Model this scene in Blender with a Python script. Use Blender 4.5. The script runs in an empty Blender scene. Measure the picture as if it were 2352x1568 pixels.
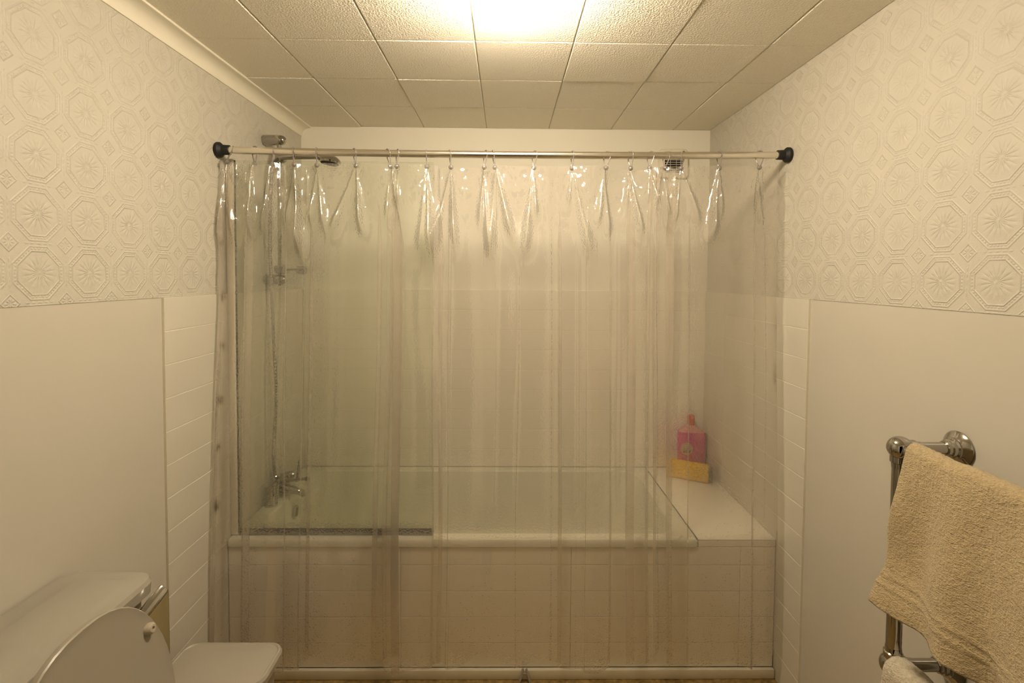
import bpy, bmesh, math, random
import numpy as np
from mathutils import Vector, Matrix

R = math.radians
random.seed(7)
scene = bpy.context.scene
COL = scene.collection

# ------------------------------------------------------------------ camera
H = 1.47                                     # eye height, floor is z = 0
F_PX, PITCH, YAW, ROLL = 1150.37, 0.0358, 0.012, 0.0072
cam_d = bpy.data.cameras.new('camera')
cam = bpy.data.objects.new('camera', cam_d)
COL.objects.link(cam)
cam_d.sensor_fit = 'HORIZONTAL'
cam_d.sensor_width = 36.0
cam_d.lens = 36.0 * F_PX / 2352.0
cam_d.shift_y = (673.24 - 784.0) / 2352.0
cam_d.clip_start = 0.01
fwd = Vector((math.sin(YAW) * math.cos(PITCH), math.cos(YAW) * math.cos(PITCH), -math.sin(PITCH)))
right0 = fwd.cross(Vector((0, 0, 1))).normalized()
up0 = right0.cross(fwd)
right = right0 * math.cos(ROLL) + up0 * math.sin(ROLL)
up = up0 * math.cos(ROLL) - right0 * math.sin(ROLL)
m = Matrix((right, up, -fwd)).transposed().to_4x4()
m.translation = Vector((0, 0, H))
cam.matrix_world = m
scene.camera = cam

# ------------------------------------------------------------------ world, view
w = bpy.data.worlds.new('world')
scene.world = w
w.use_nodes = True
w.node_tree.nodes['Background'].inputs[0].default_value = (0.05, 0.045, 0.035, 1)
w.node_tree.nodes['Background'].inputs[1].default_value = 0.0
LAMP_COLOUR = (1.0, 0.835, 0.63)
LAMP_STRENGTH = 155.0
scene.view_settings.view_transform = 'Standard'
scene.view_settings.look = 'None'
scene.view_settings.exposure = 0.0
scene.view_settings.gamma = 1.0
scene.view_settings.use_curve_mapping = False
cy = scene.cycles
cy.max_bounces = 6
cy.diffuse_bounces = 4
cy.glossy_bounces = 3
cy.transmission_bounces = 6
cy.transparent_max_bounces = 16
cy.caustics_reflective = False
cy.caustics_refractive = True
cy.sample_clamp_indirect = 12.0
cy.blur_glossy = 0.5
cy.use_denoising = True
cy.use_light_tree = False
cy.use_adaptive_sampling = True
cy.adaptive_threshold = 0.12
cy.adaptive_min_samples = 16

# ------------------------------------------------------------------ room sizes
XL, XR, YB, YF, ZC = -1.0065, 1.0025, 2.4827, -0.12, 2.190
DOOR = 0.42                                  # half width of the unseen doorway added to cut fill light
SHEET_Z = 0.525
RIM = 0.513                                  # tub rim height
YT = 1.778                                   # front of the tub
PAPER_Z = 1.398                              # lower edge of the wallpaper, top of the tiles

# ------------------------------------------------------------------ node helpers
class Ex:
    """small expression wrapper around Math nodes"""
    def __init__(self, nt, s): self.nt, self.s = nt, s
    def _m(self, op, *a):
        n = self.nt.nodes.new('ShaderNodeMath'); n.operation = op
        for i, v in enumerate(a):
            if isinstance(v, Ex): self.nt.links.new(v.s, n.inputs[i])
            else: n.inputs[i].default_value = v
        return Ex(self.nt, n.outputs[0])
    def __add__(self, o): return self._m('ADD', self, o)
    __radd__ = __add__
    def __sub__(self, o): return self._m('SUBTRACT', self, o)
    def __rsub__(self, o): return self._m('SUBTRACT', o, self)
    def __mul__(self, o): return self._m('MULTIPLY', self, o)
    __rmul__ = __mul__
    def __truediv__(self, o): return self._m('DIVIDE', self, o)
    def abs(self): return self._m('ABSOLUTE', self)
    def fract(self): return self._m('FRACT', self)
    def cos(self): return self._m('COSINE', self)
    def sin(self): return self._m('SINE', self)
    def sqrt(self): return self._m('SQRT', self)
    def exp(self): return self._m('EXPONENT', self)
    def pow(self, o): return self._m('POWER', self, o)
    def max(self, o): return self._m('MAXIMUM', self, o)
    def min(self, o): return self._m('MINIMUM', self, o)
    def atan2(self, o): return self._m('ARCTAN2', self, o)
    def line(self, c, wd):                   # soft ridge of half-width wd at value c
        t = (self - c) * (1.0 / wd)
        return (t * t * -1.0).exp()
    def step(self, a, b):
        n = self.nt.nodes.new('ShaderNodeMapRange'); n.interpolation_type = 'SMOOTHSTEP'
        self.nt.links.new(self.s, n.inputs[0])
        n.inputs[1].default_value = a; n.inputs[2].default_value = b
        return Ex(self.nt, n.outputs[0])

def new_mat(name):
    mt = bpy.data.materials.new(name); mt.use_nodes = True
    nt = mt.node_tree
    return mt, nt, nt.nodes['Principled BSDF']

def coords(nt):
    tc = nt.nodes.new('ShaderNodeTexCoord')
    return tc.outputs['Object']

def noise(nt, vec, scale, detail=2.0, rough=0.5):
    n = nt.nodes.new('ShaderNodeTexNoise')
    nt.links.new(vec, n.inputs['Vector'])
    n.inputs['Scale'].default_value = scale
    n.inputs['Detail'].default_value = detail
    n.inputs['Roughness'].default_value = rough
    return n.outputs[0]

def bump(nt, height, bsdf, dist, strength=1.0):
    b = nt.nodes.new('ShaderNodeBump')
    b.inputs['Strength'].default_value = strength
    b.inputs['Distance'].default_value = dist
    nt.links.new(height, b.inputs['Height'])
    if bsdf is not None: nt.links.new(b.outputs[0], bsdf.inputs['Normal'])
    return b.outputs[0]

def mat(name, col, rough=0.5, metal=0.0, var=0.06, vscale=6.0, bscale=None, bdist=0.0005, bdetail=3.0, spec=0.5, sheen=0.0):
    mt, nt, b = new_mat(name)
    c = coords(nt)
    n = noise(nt, c, vscale, 1.0)
    r = nt.nodes.new('ShaderNodeMix'); r.data_type = 'RGBA'
    r.inputs[6].default_value = (*[x * (1 - var) for x in col], 1)
    r.inputs[7].default_value = (*[min(1, x * (1 + var)) for x in col], 1)
    nt.links.new(n, r.inputs[0])
    nt.links.new(r.outputs[2], b.inputs['Base Color'])
    b.inputs['Roughness'].default_value = rough
    b.inputs['Metallic'].default_value = metal
    b.inputs['Specular IOR Level'].default_value = spec
    if sheen: b.inputs['Sheen Weight'].default_value = sheen
    if bscale: bump(nt, noise(nt, c, bscale, bdetail), b, bdist)
    return mt

CREAM_DIM = (0.58, 0.547, 0.46)                    # side walls: cream lowered, lens falloff put into the colour
CREAM_LIT = (0.88, 0.845, 0.73)                     # back wall: cream raised, the brighter centre put into the colour
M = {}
M['paint'] = mat('dimmed_cream_gloss_paint', CREAM_DIM, 0.38, var=0.02)
M['paint_upper'] = mat('lit_cream_matt_paint', CREAM_LIT, 0.6, var=0.02)
M['tile'] = mat('dimmed_cream_glazed_tile', (0.64, 0.605, 0.51), 0.3, var=0.02)  # side-wall tile, dimmed along with the side walls
M['tile_lit'] = mat('lit_cream_glazed_tile', (0.86, 0.82, 0.705), 0.3, var=0.02)  # same tile lightened to brighten the area behind the curtain
M['grout'] = mat('pale_grout', (0.74, 0.69, 0.56), 0.8, var=0.06, vscale=60)
M['tub'] = mat('bath_enamel', (0.73, 0.715, 0.59), 0.16, var=0.015)
M['ceramic'] = mat('dimmed_white_ceramic', (0.36, 0.335, 0.275), 0.14, var=0.015)  # tone lowered to carry the lens falloff in the lower corner
M['plastic'] = mat('dimmed_cream_plastic', (0.42, 0.385, 0.315), 0.32, var=0.015)  # darkened for the same corner falloff
M['lidplastic'] = mat('toilet_seat_plastic', (0.37, 0.34, 0.27), 0.3, var=0.015)  # darkened like the ceramic, corner falloff in the colour
M['white'] = mat('white_moulding', (0.82, 0.775, 0.64), 0.4, var=0.02)
M['black'] = mat('black_rubber', (0.006, 0.006, 0.006), 0.6, var=0.2)
M['dark'] = mat('dark_void', (0.012, 0.011, 0.009), 0.8, var=0.2)
M['chrome'] = mat('chrome', (0.44, 0.42, 0.38), 0.07, 1.0, var=0.02)
M['satin'] = mat('satin_rod', (0.80, 0.76, 0.68), 0.22, 1.0, var=0.03, vscale=30)
M['grey'] = mat('dark_grey_rubber_seal', (0.10, 0.09, 0.075), 0.6)
M['sponge'] = mat('yellow_sponge', (0.80, 0.48, 0.004), 0.95, var=0.12, vscale=90, bscale=350, bdist=0.003)
M['scour'] = mat('dark_scourer', (0.10, 0.075, 0.02), 0.95, var=0.2, vscale=80, bscale=500, bdist=0.002)
M['pink'] = mat('magenta_plastic', (0.55, 0.03, 0.20), 0.3, var=0.05)
M['pinkpale'] = mat('pale_pink_plastic', (0.66, 0.30, 0.26), 0.3, var=0.05)
M['redcap'] = mat('red_cap', (0.62, 0.07, 0.02), 0.35)
M['label'] = mat('beige_label', (0.50, 0.42, 0.25), 0.5)
M['labelink'] = mat('dark_label_print', (0.03, 0.04, 0.025), 0.5)
M['rubber'] = mat('cream_rubber', (0.46, 0.40, 0.30), 0.6)

def floor_mat():
    mt, nt, b = new_mat('mottled_brown_floor')
    c = coords(nt)
    n1 = noise(nt, c, 45, 5, 0.65)
    cr = nt.nodes.new('ShaderNodeValToRGB')
    cr.color_ramp.elements[0].position = 0.35; cr.color_ramp.elements[0].color = (0.20, 0.12, 0.035, 1)
    cr.color_ramp.elements[1].position = 0.68; cr.color_ramp.elements[1].color = (0.52, 0.37, 0.14, 1)
    nt.links.new(n1, cr.inputs[0])
    nt.links.new(cr.outputs[0], b.inputs['Base Color'])
    b.inputs['Roughness'].default_value = 0.6
    bump(nt, n1, b, 0.001)
    return mt
M['floor'] = floor_mat()

def ceiling_mat():
    mt, nt, b = new_mat('stippled_ceiling_tile')
    c = coords(nt)
    b.inputs['Base Color'].default_value = (0.88, 0.835, 0.71, 1)
    b.inputs['Roughness'].default_value = 0.75
    n1 = Ex(nt, noise(nt, c, 175, 2.0, 0.55))
    n2 = Ex(nt, noise(nt, c, 60, 1.0))
    h = n1.step(0.36, 0.66) + n2 * 0.6
    bump(nt, h.s, b, 0.0014)
    return mt
M['ceil'] = ceiling_mat()

def wallpaper_mat(name, y0, z0):
    mt, nt, b = new_mat(name)
    c = coords(nt)
    b.inputs['Base Color'].default_value = (*CREAM_DIM, 1)
    b.inputs['Roughness'].default_value = 0.5
    sep = nt.nodes.new('ShaderNodeSeparateXYZ'); nt.links.new(c, sep.inputs[0])
    PY, PZ = 0.1305, 0.1265
    x = ((Ex(nt, sep.outputs[1]) - y0) * (1 / PY) + 100.5).fract() - 0.5
    y = ((Ex(nt, sep.outputs[2]) - z0) * (1 / PZ) + 100.5).fract() - 0.5
    ax, ay = x.abs(), y.abs()
    octa = ax.max(ay).max((ax + ay) * 0.74)
    fx, fy = 0.5 - ax, 0.5 - ay                      # distance from the cell border
    dia = fx + fy                                    # diamonds at the cell corners
    r = (x * x + y * y).sqrt()
    th = y.atan2(x)
    # octagon frames: a ridge, a beaded band, a ridge
    hgt = octa.line(0.368, 0.012) * 0.9 + octa.line(0.448, 0.014) * 0.75
    bead = ((th * 44.0).cos() * 0.5 + 0.5) * octa.line(0.407, 0.016)
    hgt = hgt + bead * 0.65
    # rosette of petals
    pet = ((th * 8.0).cos().abs().pow(0.7)) * r.line(0.20, 0.080)
    pet2 = (((th * 10.0) + 0.6).cos().abs()) * r.line(0.09, 0.035)
    hgt = hgt + pet * 0.9 + pet2 * 0.75 + r.line(0.0, 0.028) * 0.9
    # little four petal diamonds in the corners
    hgt = hgt + dia.line(0.150, 0.014) * 0.8
    thc = fy.atan2(fx)
    rc = (fx * fx + fy * fy).sqrt()
    hgt = hgt + ((thc * 4.0).cos().abs()) * rc.line(0.062, 0.03) * 0.8
    # bars along the cell borders
    bar = fx.min(fy)
    beads = (((ax + ay) * 62.0).cos() * 0.5 + 0.5) * bar.line(0.0, 0.012) * dia.step(0.2, 0.24)
    hgt = hgt + beads * 0.6
    fine = Ex(nt, noise(nt, c, 330, 2.0))
    soft = Ex(nt, noise(nt, c, 14, 2.0))             # embossing pressed unevenly
    hgt = hgt * (soft.step(0.2, 0.75) * 0.45 + 0.55) + fine * 0.30
    bump(nt, hgt.s, b, 0.0017, 1.0)
    return mt
M['paper_l'] = wallpaper_mat('embossed_wallpaper_left', 1.0914, 1.4674)
M['paper_r'] = wallpaper_mat('embossed_wallpaper_right', 1.0113, 1.4625)

def glass_like(name, tint, gloss_rough=0.03, base=0.05):
    mt, nt, b = new_mat(name)
    nt.nodes.remove(b)
    out = nt.nodes['Material Output']
    tr = nt.nodes.new('ShaderNodeBsdfTransparent'); tr.inputs[0].default_value = (*tint, 1)
    gl = nt.nodes.new('ShaderNodeBsdfGlossy'); gl.inputs['Roughness'].default_value = gloss_rough
    lw = nt.nodes.new('ShaderNodeLayerWeight'); lw.inputs[0].default_value = 0.5
    f = Ex(nt, lw.outputs['Facing']).pow(5.0) * 0.8 + base
    mx = nt.nodes.new('ShaderNodeMixShader')
    nt.links.new(f.s, mx.inputs[0]); nt.links.new(tr.outputs[0], mx.inputs[1]); nt.links.new(gl.outputs[0], mx.inputs[2])
    nt.links.new(mx.outputs[0], out.inputs[0])
    return mt
M['glass'] = glass_like('screen_glass', (0.945, 0.965, 0.925), 0.30, 0.006)

def clear_plastic():
    mt, nt, b = new_mat('clear_hook_plastic')
    nt.nodes.remove(b)
    out = nt.nodes['Material Output']
    tr = nt.nodes.new('ShaderNodeBsdfTransparent'); tr.inputs[0].default_value = (0.70, 0.68, 0.66, 1)
    gl = nt.nodes.new('ShaderNodeBsdfGlossy'); gl.inputs['Roughness'].default_value = 0.06
    df = nt.nodes.new('ShaderNodeBsdfDiffuse'); df.inputs[0].default_value = (0.55, 0.50, 0.46, 1)
    lw = nt.nodes.new('ShaderNodeLayerWeight'); lw.inputs[0].default_value = 0.5
    f = Ex(nt, lw.outputs['Facing']).pow(3.0) * 0.5 + 0.10
    m1 = nt.nodes.new('ShaderNodeMixShader'); m1.inputs[0].default_value = 0.30
    nt.links.new(tr.outputs[0], m1.inputs[1]); nt.links.new(df.outputs[0], m1.inputs[2])
    m2 = nt.nodes.new('ShaderNodeMixShader')
    nt.links.new(f.s, m2.inputs[0]); nt.links.new(m1.outputs[0], m2.inputs[1]); nt.links.new(gl.outputs[0], m2.inputs[2])
    nt.links.new(m2.outputs[0], out.inputs[0])
    return mt
M['hook'] = clear_plastic()

def curtain_mat():
    mt, nt, b = new_mat('clear_vinyl_curtain')
    nt.nodes.remove(b)
    out = nt.nodes['Material Output']
    c = coords(nt)
    # pebbled embossing of the vinyl plus soft creases
    nrm = bump(nt, noise(nt, c, 150, 1.0, 0.6), None, 0.0009, 0.5)
    tr = nt.nodes.new('ShaderNodeBsdfTransparent'); tr.inputs[0].default_value = (0.988, 0.972, 0.945, 1)
    rf = nt.nodes.new('ShaderNodeBsdfRefraction'); rf.inputs['Color'].default_value = (0.99, 0.975, 0.95, 1)
    rf.inputs['Roughness'].default_value = 0.03; rf.inputs['IOR'].default_value = 1.20
    df = nt.nodes.new('ShaderNodeBsdfDiffuse'); df.inputs[0].default_value = (0.93, 0.87, 0.79, 1)
    tl = nt.nodes.new('ShaderNodeBsdfTranslucent'); tl.inputs[0].default_value = (0.93, 0.87, 0.78, 1)
    gl = nt.nodes.new('ShaderNodeBsdfGlossy'); gl.inputs['Roughness'].default_value = 0.05
    nt.links.new(nrm, gl.inputs['Normal'])
    nt.links.new(bump(nt, noise(nt, c, 170, 0.0), None, 0.0030, 1.0), rf.inputs['Normal'])
    lw = nt.nodes.new('ShaderNodeLayerWeight'); lw.inputs[0].default_value = 0.5
    fac = Ex(nt, lw.outputs['Facing'])
    def mix(f, a, bb):
        mx = nt.nodes.new('ShaderNodeMixShader')
        if isinstance(f, Ex): nt.links.new(f.s, mx.inputs[0])
        else: mx.inputs[0].default_value = f
        nt.links.new(a, mx.inputs[1]); nt.links.new(bb, mx.inputs[2])
        return mx.outputs[0]
    clear = mix(0.28, tr.outputs[0], rf.outputs[0])
    milk = mix(0.25, df.outputs[0], tl.outputs[0])
    body = mix(fac.pow(2.0) * 0.20 + 0.10, clear, milk)
    body = mix(fac.pow(4.0) * 0.5 + 0.11, body, gl.outputs[0])
    # rust and mildew marks near both side hems (amount stored on the sheet)
    at = nt.nodes.new('ShaderNodeAttribute'); at.attribute_name = 'mildew'
    tot = Ex(nt, at.outputs['Fac'])
    dirt = nt.nodes.new('ShaderNodeBsdfDiffuse'); dirt.inputs[0].default_value = (0.13, 0.085, 0.02, 1)
    body = mix(tot, body, dirt.outputs[0])
    nt.links.new(body, out.inputs[0])
    return mt
M['curtain'] = curtain_mat()

def towel_mat(name, col):
    mt, nt, b = new_mat(name)
    c = coords(nt)
    mp = nt.nodes.new('ShaderNodeMapping'); nt.links.new(c, mp.inputs[0]); mp.inputs['Scale'].default_value = (1, 0.6, 1.1)
    n1 = Ex(nt, noise(nt, mp.outputs[0], 430, 2.0, 0.6))
    n2 = Ex(nt, noise(nt, mp.outputs[0], 170, 1.0, 0.5))
    r = nt.nodes.new('ShaderNodeMix'); r.data_type = 'RGBA'
    r.inputs[6].default_value = (*[x * 0.80 for x in col], 1); r.inputs[7].default_value = (*[min(1, x * 1.12) for x in col], 1)
    nt.links.new((n1 * 0.6 + n2 * 0.4).step(0.25, 0.75).s, r.inputs[0]); nt.links.new(r.outputs[2], b.inputs['Base Color'])
    b.inputs['Roughness'].default_value = 1.0
    b.inputs['Specular IOR Level'].default_value = 0.1
    b.inputs['Sheen Weight'].default_value = 0.25
    bump(nt, (n1 + n2 * 0.8).s, b, 0.0042)
    return mt
M['towel'] = towel_mat('beige_terry', (0.56, 0.44, 0.25))
M['towel2'] = towel_mat('cream_terry', (0.72, 0.63, 0.47))

def lamp_mat():
    mt, nt, b = new_mat('lit_opal_glass')
    nt.nodes.remove(b)
    e = nt.nodes.new('ShaderNodeEmission')
    c = coords(nt)
    n = Ex(nt, noise(nt, c, 3.0)) * 0.04 + 0.98
    e.inputs[0].default_value = (*LAMP_COLOUR, 1)
    nt.links.new((n * LAMP_STRENGTH).s, e.inputs[1])
    nt.links.new(e.outputs[0], nt.nodes['Material Output'].inputs[0])
    return mt
M['lamp'] = lamp_mat()

# ------------------------------------------------------------------ mesh helpers
def link(o, parent=None):
    COL.objects.link(o)
    if parent is not None: o.parent = parent
    return o

def obj(name, bm, m, parent=None, smooth=False, loc=None):
    me = bpy.data.meshes.new(name)
    bmesh.ops.recalc_face_normals(bm, faces=bm.faces)
    bm.to_mesh(me); bm.free()
    me.materials.append(M[m] if isinstance(m, str) else m)
    if smooth:
        for p in me.polygons: p.use_smooth = True
    o = bpy.data.objects.new(name, me)
    if loc is not None: o.location = loc
    return link(o, parent)

def smooth_by_angle(o, a=40):
    for p in o.data.polygons: p.use_smooth = True
    o.data.set_sharp_from_angle(angle=R(a))
    return o

def tag(o, label=None, cat=None, group=None, kind=None):
    if label: o['label'] = label
    if cat: o['category'] = cat
    if group: o['group'] = group
    if kind: o['kind'] = kind
    return o

def thing(name, label, cat, loc=(0, 0, 0), group=None, rz=0.0):
    o = bpy.data.objects.new(name, None)
    o.empty_display_size = 0.05
    o.location = loc; o.rotation_euler = (0, 0, rz)
    link(o)
    return tag(o, label, cat, group)

def box(bm, x0, x1, y0, y1, z0, z1, bev=0.0, seg=2):
    r = bmesh.ops.create_cube(bm, size=1.0)
    vs = r['verts']
    bmesh.ops.scale(bm, verts=vs, vec=(x1 - x0, y1 - y0, z1 - z0))
    bmesh.ops.translate(bm, verts=vs, vec=((x0 + x1) / 2, (y0 + y1) / 2, (z0 + z1) / 2))
    if bev > 0:
        es = list({e for v in vs for e in v.link_edges})
        bmesh.ops.bevel(bm, geom=es, offset=bev, segments=seg, profile=0.5, affect='EDGES')

def boxobj(name, a, m, parent=None, bev=0.0, seg=2, loc=None):
    bm = bmesh.new(); box(bm, *a, bev, seg)
    o = obj(name, bm, m, parent, loc=loc)
    if bev: smooth_by_angle(o, 50)
    return o

def frame_of(d):
    d = Vector(d).normalized()
    a = Vector((0, 0, 1)) if abs(d.z) < 0.9 else Vector((1, 0, 0))
    u = d.cross(a).normalized()
    return u, d.cross(u)

def tube(bm, pts, rad, n=16, cap=True, closed=False):
    pts = [Vector(p) for p in pts]
    rads = rad if isinstance(rad, (list, tuple)) else [rad] * len(pts)
    rings = []; u = None
    for i, p in enumerate(pts):
        if closed: d = pts[(i + 1) % len(pts)] - pts[i - 1]
        else: d = pts[min(i + 1, len(pts) - 1)] - pts[max(i - 1, 0)]
        d.normalize()
        if u is None: u, v = frame_of(d)
        else:
            u = (u - d * u.dot(d)).normalized(); v = d.cross(u)
        rings.append([bm.verts.new(p + (u * math.cos(2 * math.pi * k / n) + v * math.sin(2 * math.pi * k / n)) * rads[i]) for k in range(n)])
    L = len(rings)
    for i in range(L if closed else L - 1):
        a, b = rings[i], rings[(i + 1) % L]
        for k in range(n): bm.faces.new((a[k], a[(k + 1) % n], b[(k + 1) % n], b[k]))
    if cap and not closed:
        bm.faces.new(rings[0][::-1]); bm.faces.new(rings[-1])

def lathe(bm, prof, base, axis, n=28):
    """prof: (distance along axis, radius) pairs"""
    base = Vector(base); axis = Vector(axis).normalized(); u, v = frame_of(axis)
    rings = []
    for (h, r) in prof:
        c = base + axis * h
        if r < 1e-6: rings.append([bm.verts.new(c)])
        else: rings.append([bm.verts.new(c + (u * math.cos(2 * math.pi * k / n) + v * math.sin(2 * math.pi * k / n)) * r) for k in range(n)])
    for a, b in zip(rings, rings[1:]):
        if len(a) == 1 and len(b) == 1: continue
        for k in range(n):
            k2 = (k + 1) % n
            if len(a) == 1: bm.faces.new((a[0], b[k], b[k2]))
            elif len(b) == 1: bm.faces.new((a[k], a[k2], b[0]))
            else: bm.faces.new((a[k], a[k2], b[k2], b[k]))
    if len(rings[0]) > 1: bm.faces.new(rings[0][::-1])
    if len(rings[-1]) > 1: bm.faces.new(rings[-1])

def rrect(cx, cy, hx, hy, r, n=6):
    pts = []
    for (sx, sy, a0) in ((1, 1, 0), (-1, 1, 90), (-1, -1, 180), (1, -1, 270)):
        for k in range(n + 1):
            a = R(a0 + 90 * k / n)
            pts.append((cx + sx * (hx - r) + r * math.cos(a), cy + sy * (hy - r) + r * math.sin(a)))
    return pts

def loft(bm, rings, cap0=True, cap1=True):
    rs = [[bm.verts.new(p) for p in r] for r in rings]
    n = len(rs[0])
    for a, b in zip(rs, rs[1:]):
        for k in range(n): bm.faces.new((a[k], a[(k + 1) % n], b[(k + 1) % n], b[k]))
    if cap0: bm.faces.new(rs[0][::-1])
    if cap1: bm.faces.new(rs[-1])
    return rs

def vnoise(x, y, seed=0):
    """smooth value noise on numpy arrays"""
    rg = np.random.RandomState(seed)
    tab = rg.rand(256, 256) * 2 - 1
    xi = np.floor(x).astype(int); yi = np.floor(y).astype(int)
    fx = x - xi; fy = y - yi
    fx = fx * fx * (3 - 2 * fx); fy = fy * fy * (3 - 2 * fy)
    g = lambda a, b: tab[a & 255, b & 255]
    return (g(xi, yi) * (1 - fx) + g(xi + 1, yi) * fx) * (1 - fy) + (g(xi, yi + 1) * (1 - fx) + g(xi + 1, yi + 1) * fx) * fy

def grid_obj(name, P, m, parent=None):
    """P: array rows x cols x 3"""
    nr, nc, _ = P.shape
    idx = np.arange(nr * nc).reshape(nr, nc)
    q = np.stack([idx[:-1, :-1], idx[:-1, 1:], idx[1:, 1:], idx[1:, :-1]], -1).reshape(-1, 4)
    me = bpy.data.meshes.new(name)
    me.from_pydata(P.reshape(-1, 3).tolist(), [], q.tolist())
    me.materials.append(M[m])
    me.polygons.foreach_set('use_smooth', [True] * len(me.polygons))
    o = bpy.data.objects.new(name, me)
    return link(o, parent)

# ================================================================== the room
T = 0.10
tag(boxobj('floor', (XL - T, XR + T, YF - T, YB + T, -T, 0.0), 'floor'), 'mottled brown floor of the bathroom', kind='structure')
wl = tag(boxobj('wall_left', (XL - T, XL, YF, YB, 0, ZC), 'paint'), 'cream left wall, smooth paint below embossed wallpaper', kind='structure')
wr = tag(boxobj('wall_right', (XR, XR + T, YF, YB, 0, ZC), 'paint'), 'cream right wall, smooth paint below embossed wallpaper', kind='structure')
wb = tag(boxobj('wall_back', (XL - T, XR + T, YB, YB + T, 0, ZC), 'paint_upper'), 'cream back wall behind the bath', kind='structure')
bm = bmesh.new()                                # unseen wall behind the viewer, doorway opened to cut fill light
for a in ((XL - T, -DOOR, YF - T, YF, 0, ZC), (DOOR, XR + T, YF - T, YF, 0, ZC), (-DOOR, DOOR, YF - T, YF, 2.0, ZC)): box(bm, *a)
tag(obj('wall_front', bm, 'paint_upper'), 'plain cream wall behind the viewer with a doorway opened to cut fill light', kind='structure')
ce = tag(boxobj('ceiling', (XL - T, XR + T, YF - T, YB + T, ZC + 0.004, ZC + T), 'grout'), 'ceiling of square stippled cream tiles', kind='structure')
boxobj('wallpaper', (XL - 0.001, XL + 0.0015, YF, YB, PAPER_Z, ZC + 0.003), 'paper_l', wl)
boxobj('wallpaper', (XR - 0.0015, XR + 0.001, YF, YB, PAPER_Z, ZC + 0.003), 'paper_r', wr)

M['olive_sheet'] = mat('olive_brown_sheet', (0.34, 0.28, 0.14), 0.5)  # olive-brown tone of a thin flat sheet low on the left wall
boxobj('lower_sheet', (XL - .001, XL + .006, 1.15, 1.4725, 0.0, SHEET_Z), 'olive_sheet', wl)
# ceiling tiles, one object each
CT = 0.305
x0, y0 = -0.1007, 1.5689
xs = sorted({XL, XR} | {round(x0 + k * CT, 4) for k in range(-4, 6) if XL + 0.01 < x0 + k * CT < XR - 0.01})
ys = sorted({YF, YB} | {round(y0 + k * CT, 4) for k in range(-8, 5) if YF + 0.01 < y0 + k * CT < YB - 0.01})
rg = random.Random(3)
cache = {}
for xa, xb in zip(xs, xs[1:]):
    for ya, yb in zip(ys, ys[1:]):
        wx, wy = round(xb - xa, 3), round(yb - ya, 3)
        key = (wx, wy)
        if key not in cache:
            bm = bmesh.new(); g = 0.0008
            box(bm, -wx / 2 + g, wx / 2 - g, -wy / 2 + g, wy / 2 - g, 0.0, 0.012, 0.0032, 1)
            o = obj('ceiling_tile', bm, 'ceil', ce)
            cache[key] = o.data
        else:
            o = bpy.data.objects.new('ceiling_tile', cache[key]); link(o, ce)
        o.location = ((xa + xb) / 2, (ya + yb) / 2, ZC - 0.002 + rg.uniform(-0.0012, 0.0012))
        o.rotation_euler = (rg.uniform(-1, 1) * 0.004, rg.uniform(-1, 1) * 0.004, 0)

# cove moulding along the left wall
bm = bmesh.new()
prof = [(0.0, -0.050), (0.004, -0.050), (0.0055, -0.046), (0.0055, -0.0435)]
for k in range(9):
    a = R(90 * k / 8)
    prof.append((0.042 - 0.0365 * math.cos(a), -0.0435 + 0.0335 * math.sin(a)))
prof += [(0.045, -0.010), (0.049, -0.009), (0.049, -0.001), (0.0, -0.001)]
rings = [[(XL + 0.0015 + a, y, ZC + b) for a, b in prof] for y in (YF, YB)]
loft(bm, rings)
tag(smooth_by_angle(obj('trim_1', bm, 'white'), 30), 'white cove moulding between left wall and ceiling', kind='structure')

# wall tiles: long low tiles stacked in straight rows
TH, TW, TT = 0.0995, 0.62, 0.0085
tile_cache = {}
def tile_piece(parent, axis, a0, a1, z0, z1, plane, sgn, m='tile'):
    """axis 'y': tile lies on a side wall, 'x': on a wall facing the viewer"""
    wa, wz = round(a1 - a0, 4), round(z1 - z0, 4)
    key = (axis, wa, wz, sgn, m)
    g = 0.0006
    if key not in tile_cache:
        bm = bmesh.new()
        if axis == 'y': box(bm, 0, TT, -wa / 2 + g, wa / 2 - g, -wz / 2 + g, wz / 2 - g, 0.0012, 1)
        else: box(bm, -wa / 2 + g, wa / 2 - g, 0, TT, -wz / 2 + g, wz / 2 - g, 0.0012, 1)
        o = obj('tile', bm, m, parent)
        if sgn < 0:
            for v in o.data.vertices:
                if axis == 'y': v.co.x -= TT
                else: v.co.y -= TT
        tile_cache[key] = o.data
    else:
        o = bpy.data.objects.new('tile', tile_cache[key]); link(o, parent)
    c, zc = (a0 + a1) / 2, (z0 + z1) / 2
    o.location = (plane, c, zc) if axis == 'y' else (c, plane, zc)
    return o
def rows(top, bottom):
    out = []; z = top
    while z > bottom + 0.012:
        out.append((max(z - TH, bottom), z)); z -= TH
    return out
def cols(a, b, first=None):
    out = []; x = a
    while x < b - 0.012:
        out.append((x, min(x + TW, b))); x += TW
    return out
BK = 0.0074
boxobj('tile_backing', (XL - 0.001, XL + BK, 1.473, YB, 0.0, PAPER_Z - 0.0008), 'grout', wl)
for za, zb in rows(PAPER_Z, 0.0):
    for a, b in cols(1.473, YB - 0.009): tile_piece(wl, 'y', a, b, za, zb, XL, 1)
boxobj('tile_backing', (XR - BK, XR + 0.001, 1.632, YB, 0.0, PAPER_Z - 0.0008), 'grout', wr)
for za, zb in rows(PAPER_Z, 0.0):
    for a, b in cols(1.632, YB - 0.009): tile_piece(wr, 'y', a, b, za, zb, XR, -1)
boxobj('tile_backing', (XL + 0.002, XR - 0.002, YB - BK, YB + 0.001, RIM, PAPER_Z - 0.0008), 'grout', wb)
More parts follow.
